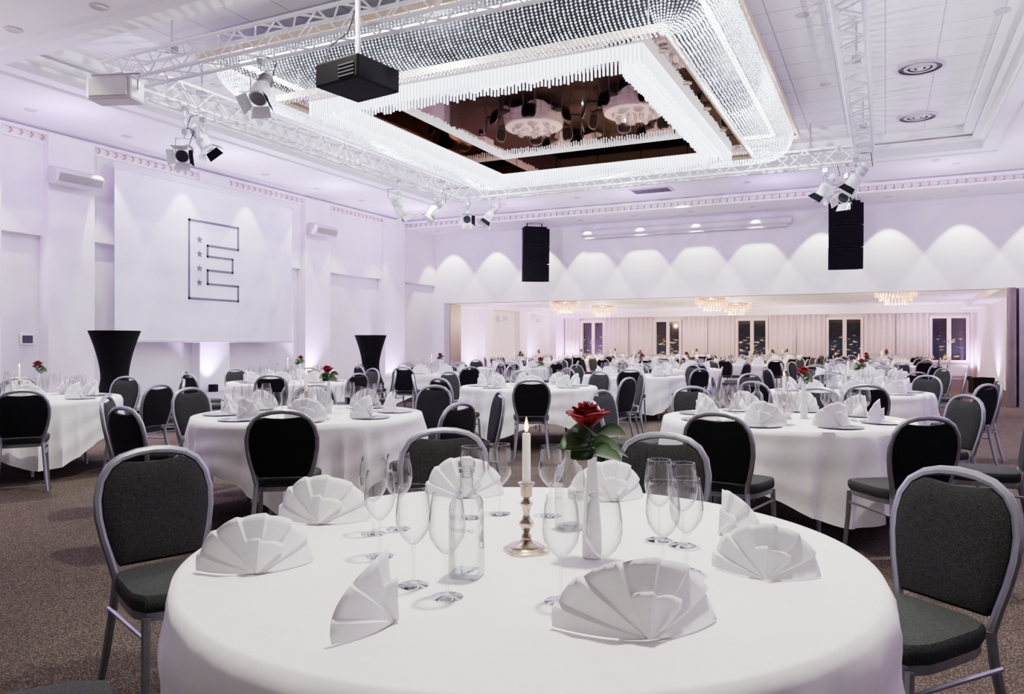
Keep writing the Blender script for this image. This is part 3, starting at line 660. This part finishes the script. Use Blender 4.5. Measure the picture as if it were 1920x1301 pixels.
# ------------------------------------------------------------ tables laid out
DN=['near','near right','right','far right','far','far left','left','near left']
ngl=[0]; STUFF=MB()
gf,gs,gb=glass_parts(.232,.042)
def add_stuff(x,y,z=.7505):
    for q in (gf,gs,gb): STUFF.add([(v[0]+x,v[1]+y,v[2]+z) for v in q.v],q.f)
def table(x,y,phrase,a0,lvl,idx):
    TABLE.put((x,y,0),a0*.1,'round folding banquet table under the cloth of the '+phrase,'round banquet tables')
    CL[idx%3].put((x,y,0),idx*1.3,'white linen cloth draped over the '+phrase,'white round tablecloths')
    if lvl==0: return
    for k in range(8):
        a=a0+45*k; ar=math.radians(a); nm=DN[int(round((a-a0)/45))]
        r=1.262+random.uniform(-.01,.05); jit=math.radians(random.uniform(-8,8)); aa=ar+math.radians(random.uniform(-3,3))
        (CHAIR if lvl<3 else FCHAIR).put((x+r*math.cos(aa),y+r*math.sin(aa),0),aa+PI/2+jit,'black banquet chair, %s side of the %s'%(nm,phrase),CG)
        ra=ar
        nx,ny=x+.68*math.cos(ra),y+.68*math.sin(ra)
        if lvl<3: PL.put((nx,ny,.7505),0,'silver charger plate at the %s place of the %s'%(nm,phrase),'silver charger plates')
        NAP.put((nx,ny,.7605 if lvl<3 else .752),ra+PI/2+random.uniform(-.3,.3),'white fan-folded napkin, %s place of the %s'%(nm,phrase),'fan-folded white napkins')
        for g,(dr,dt) in enumerate(((.49,.05),(.45,.15),(.54,.145))):
            gx=x+dr*math.cos(ra)-dt*math.sin(ra); gy=y+dr*math.sin(ra)+dt*math.cos(ra)
            if ngl[0]<286:
                ngl[0]+=1; pr=((G1,G2,G1) if lvl<2 else (G1s,G2s,G1s))[g]
                pr.put((gx,gy,.7505),0,'%s wine glass, %s place of the %s'%(('inner tall','small','outer tall')[g],nm,phrase),'empty wine glasses')
            else: add_stuff(gx,gy)
    th=math.radians(26)
    def q(u,v): return (x+u*math.cos(th)-v*math.sin(th),y+u*math.sin(th)+v*math.cos(th))
    STICK.put((*q(-.02,-.05),.7505),.3,'silver candlestick on the '+phrase,'silver candlesticks')
    CAN.put((*q(-.02,-.05),.7505+.17),0,'lit white candle on the '+phrase,'lit white candles')
    VASE.put((*q(.15,.0),.7505),0,'slim white bud vase on the '+phrase,'white bud vases')
    ROSE.put((*q(.15,.0),.7505+.266),idx*.7,'red rose in the vase of the '+phrase,'red roses in bud vases')
    BOT.put((*q(-.2,.02),.7505),.6,'glass water bottle left of the candle, '+phrase,'clear water bottles')
    BOT.put((*q(.06,.16),.7505),1.2,'glass water bottle behind the candle, '+phrase,'clear water bottles')
T0=(-.894,1.916); table(T0[0],T0[1],'foreground table',0,0,0)
for (cxx,cyy,rr,nm) in ((-2.31,1.97,-110,'left'),(.035,2.64,141,'right'),(-1.72,2.92,-140,'far left'),(-.905,3.13,180,'far right'),(-1.73,.99,-42,'near left')):
    CHAIR.put((cxx,cyy,0),math.radians(rr),'black banquet chair, %s side of the foreground table'%nm,CG)
for (p,y,rot,nm,sc) in ((597,985,0,'standing far left',.93),(480,1078,20,'leftmost',.88),(738,1168,80,'turned edge-on at front left',.88),(1214,1202,8,'nearest at front centre',1.04),(1434,1088,-18,'rightmost',.80),(1352,1003,-84,'narrow edge-on at right',.80),(1148,942,12,'far one right of the rose',.9),(868,935,0,'far one left of the candle',.92)):
    x,yv=at(p,y,.75); o=NAP.put((x,yv,.752),TH+math.radians(rot),'white fan-folded napkin on the foreground table, '+nm,'fan-folded white napkins',sc=sc)
    if nm.startswith('nearest'): o.scale=(1.06,1.05,.92)
gl0=[(700,855,'upper left of the left cluster'),(712,880,'front of the left cluster'),(747,850,'rear right of the left cluster'),(775,912,'farther left of the front bottle'),(838,925,'directly left of the front bottle'),(885,837,'far pair left of candle, left one'),(937,833,'far pair left of candle, right one'),(1033,835,'behind the candle at right'),(1052,930,'front one between candle and vase'),(1132,930,'in front of the vase at right'),(1236,862,'rear left of the right cluster'),(1280,868,'rear right of the right cluster'),(1243,903,'front left of the right cluster'),(1287,897,'front right of the right cluster')]
for i,(p,y,nm) in enumerate(gl0):
    h=.232; d=(H-.75-h)*F/(y-HZ); x,yv=atd(p,d); ngl[0]+=1; G1.put((x,yv,.7505),0,'tall wine glass on the foreground table, '+nm,'empty wine glasses')
x,yv=at(987,1033,.75); STICK.put((x,yv,.7505),TH+.4,'ornate silver candlestick in the middle of the foreground table','silver candlesticks'); CAN.put((x,yv,.9205),0,'tall lit white candle in the foreground candlestick','lit white candles')
x,yv=at(1110,1045,.75); VASE.put((x,yv,.7505),0,'slim white bud vase on the foreground table','white bud vases'); ROSE.put((x,yv,1.0165),TH,'dark red rose with green leaves in the foreground vase','red roses in bud vases',sc=1.14)
x,yv=at(875,1080,.75); BOT.put((x,yv,.7505),TH-.25,'square glass water bottle at front left on the foreground table','clear water bottles')
x,yv=at(1068,992,.75); BOT.put((x,yv,.7505),TH+.5,'glass water bottle behind the vase on the foreground table','clear water bottles')
TB=[(-4.2,4.85,"centre column's nearest table",-53,1),(-.69,6.12,"right column's second table",-97,1),(-8.1,4.93,"left column's nearest table",-75,1),
 (-4.3,9.3,"centre column's second table",-62,2),(-.4,9.9,"right column's third table",-80,2),(-8.1,8.9,"left column's second table",-60,2),
 (-4.1,13.4,"centre column's third table",-75,2),(-.4,13.8,"right column's fourth table",-58,2),(-8.0,12.8,"left column's third table",-80,2),
 (-8.1,16.7,"left column's last table",-70,2),(-4.2,17.3,"centre column's last table",-62,2),(-.5,17.6,"right column's last table",-75,2)]
i=1
for (x,y,ph,a,lv) in TB: table(x,y,ph,a,lv,i); i+=1
rows=['front','middle','last']; cols=['first','second','third','fourth']
BXX=(-10.0,-6.7,-3.4,-.1)
for r,yy in enumerate((22.0,25.8,29.6)):
    for c,xx in enumerate(BXX):
        table(xx,yy,"back room %s row's %s table"%(rows[r],cols[c]),-70+7*c,3,i); i+=1
if STUFF.v:
    so=STUFF.build('distant_wine_glasses','glass',ang=80); tag(so,'many small wine glasses on the farthest laid tables in the back room','glasses',kind='stuff')
# ------------------------------------------------------------ high tables on stage
t=thing('high_table','','table'); m=MB(); prof=[]
for j in range(15):
    z=1.1*j/14; u=abs(z-.42)/.68 if z>.42 else abs(z-.42)/.42; r=.19+(.165*u**1.6 if z>.42 else .12*u**1.6); prof.append((r,z))
m.lathe(prof,32); m.build('stretch_cover','blackfab',t); m=MB(); m.lathe([(0,1.1),(.355,1.1),(.36,1.108),(.355,1.115),(0,1.115)],32); m.build('tabletop','blackfab',t)
HT=Proto(t)
y1_=onX(215,-10.35)[0]; y2_=onX(695,-10.35)[0]
HT.put((-10.35,y1_,.4),0,'tall black cloth-covered bar table left of the projection screen','black covered high tables'); HT.put((-10.35,y2_,.4),0,'tall black cloth-covered bar table right of the projection screen','black covered high tables')
t=thing('floor_speaker','black sloped loudspeaker box on the floor at far right of back room','speaker',(2.3,24.0,0),.4); m=MB(); m.prism([(-.28,-.2),(.28,-.2),(.2,.22),(-.2,.22)],0,.42); m.build('cabinet','blackfab',t,smooth=False,bevel=.02); m=MB(); m.box((0,-.21,.2),(.46,.014,.34)); m.build('grille','black',t,smooth=False)
# ------------------------------------------------------------ lights
t=thing('floor_uplight','','uplight'); m=MB(); m.lathe([(0,0),(.09,0),(.09,.14),(.075,.14),(.07,.1)],16); m.build('housing','black',t); m=MB(); m.lathe([(0,.11),(.07,.11)],16); m.build('lens',mat('violet_lens',(.6,.35,1),.4,emit=4,ecol=(.6,.35,1)),t)
UP=Proto(t)
def light(kind,loc,power,col,rot=(0,0,0),size=.08,angle=1.2,blend=.6,name='lamp'):
    l=bpy.data.lights.new(name,kind); l.energy=power; l.color=col; o=bpy.data.objects.new(name,l); COL.objects.link(o); o.location=loc; o.rotation_euler=rot
    if kind=='SPOT': l.spot_size=angle; l.spot_blend=blend; l.shadow_soft_size=size
    elif kind=='POINT': l.shadow_soft_size=size
    return o
VI=(.60,.30,1.0)
ups=[(XL+.40,onX(108,XL+.4)[0],0),(XL+.40,onX(400,XL+.4)[0],.4),(XL+.40,onX(590,XL+.4)[0],.4),(XL+.40,onX(742,XL+.4)[0],0),(XL+.40,onX(-90,XL+.4)[0],0)]
unm=['left of the stage','behind the screen centre','right of the screen','near the back corner','at the frame edge']
for (x,y,z),n in zip(ups,unm):
    UP.put((x,y,z),0,'small black violet-glowing floor uplight at the left wall, '+n,'violet floor uplights'); light('SPOT',(x+.02,y,z+.17),700,VI,(PI,math.radians(-4),0),.05,1.7,1)
for x,y,n in ((XLB+.5,YE-.6,'far left corner'),(XRB-.3,YE-.6,'far right corner'),(XRB-.3,27,'right wall'),(XLB+.5,29,'left wall, farther one'),(XLB+.5,23.9,'left wall, nearer one')):
    UP.put((x,y,0),0,'small black violet-glowing floor uplight in the back room, '+n,'violet floor uplights'); light('SPOT',(x,y,.17),800,(.78,.36,1),(PI,0,0),.05,2.2,1)
WM=(1,.92,.85)
for y in wl: light('SPOT',(-11.38,y,ZR-.04),330,WM,(0,math.radians(-10),0),.03,1.15,.25)
for x in bx: light('SPOT',(x,18.7,4.46),330,WM,(math.radians(8),0,0),.03,1.22,.25)
light('SPOT',(T0[0]+.2,T0[1]+.5,ZR-.03),1300,(1,.93,.85),(0,0,0),.15,1.5,.8)
for n_,(x,y,ph,a,lv) in enumerate(TB): light('SPOT',(x,y,(ZR if not(5.6<y<15.4) else 4.1)-.03),950 if y<16 else 700,(1,.93,.85),(0,0,0),.03,1.95,1)
for yy in (22.0,25.8,29.6):
    for xx in BXX: light('SPOT',(xx,yy,2.7),330,(1,.85,.78),(0,0,0),.05,2.6,1)
for x,y,n in bpos: light('POINT',(x,y,2.25),280,(1,.72,.52),size=.02)
for xx,yy in ((-11,30.5),(-7,31),(-3,31),(1,31),(-7,22)): light('SPOT',(xx,yy,.9),430,(1,.66,.80),(PI,0,0),.01,2.7,1)  # upward fill spots added to brighten the back room ceiling, no fixtures
for (x,y) in ((IX0-.5,IY0-.5),(cx,IY0-.5),(IX1+.5,IY0-.5),(IX0-.5,cy),(IX1+.5,cy),(IX0-.5,IY1+.5),(cx,IY1+.5),(IX1+.5,IY1+.5)):
    light('POINT',(x,y,4.5),190,(.88,.9,1),size=.006)
for (x,y,p) in ((-9.6,3.0,330),(-10,10.5,330),(-10,15,200),(3.2,5,430),(3.2,11,430),(-6,15.8,220),(1.5,15.8,260),(-3,3.2,320),(.6,8.5,240)):  # added fill spots aimed at the hall ceiling, hanging free without fixtures
    light('SPOT',(x,y,2.3),p,(.90,.78,1) if not(y<4) else (1,.92,.84),(PI,0,0),.01,2.75,1)
for y in (1,4,7,10,13,16): light('POINT',(-10.5,y,4.1),105,VI,size=.01)
for x in (-8,-5,-2,1,4): light('POINT',(x,16.5,4.05),70,VI,size=.01)
for y in (6,9,12,15): light('POINT',(2.8,y,4.05),90,VI,size=.01)
wd=bpy.data.worlds.new('world'); SC.world=wd; wd.use_nodes=True; bg=wd.node_tree.nodes['Background']; bg.inputs['Color'].default_value=(1,.95,.92,1); bg.inputs['Strength'].default_value=.34
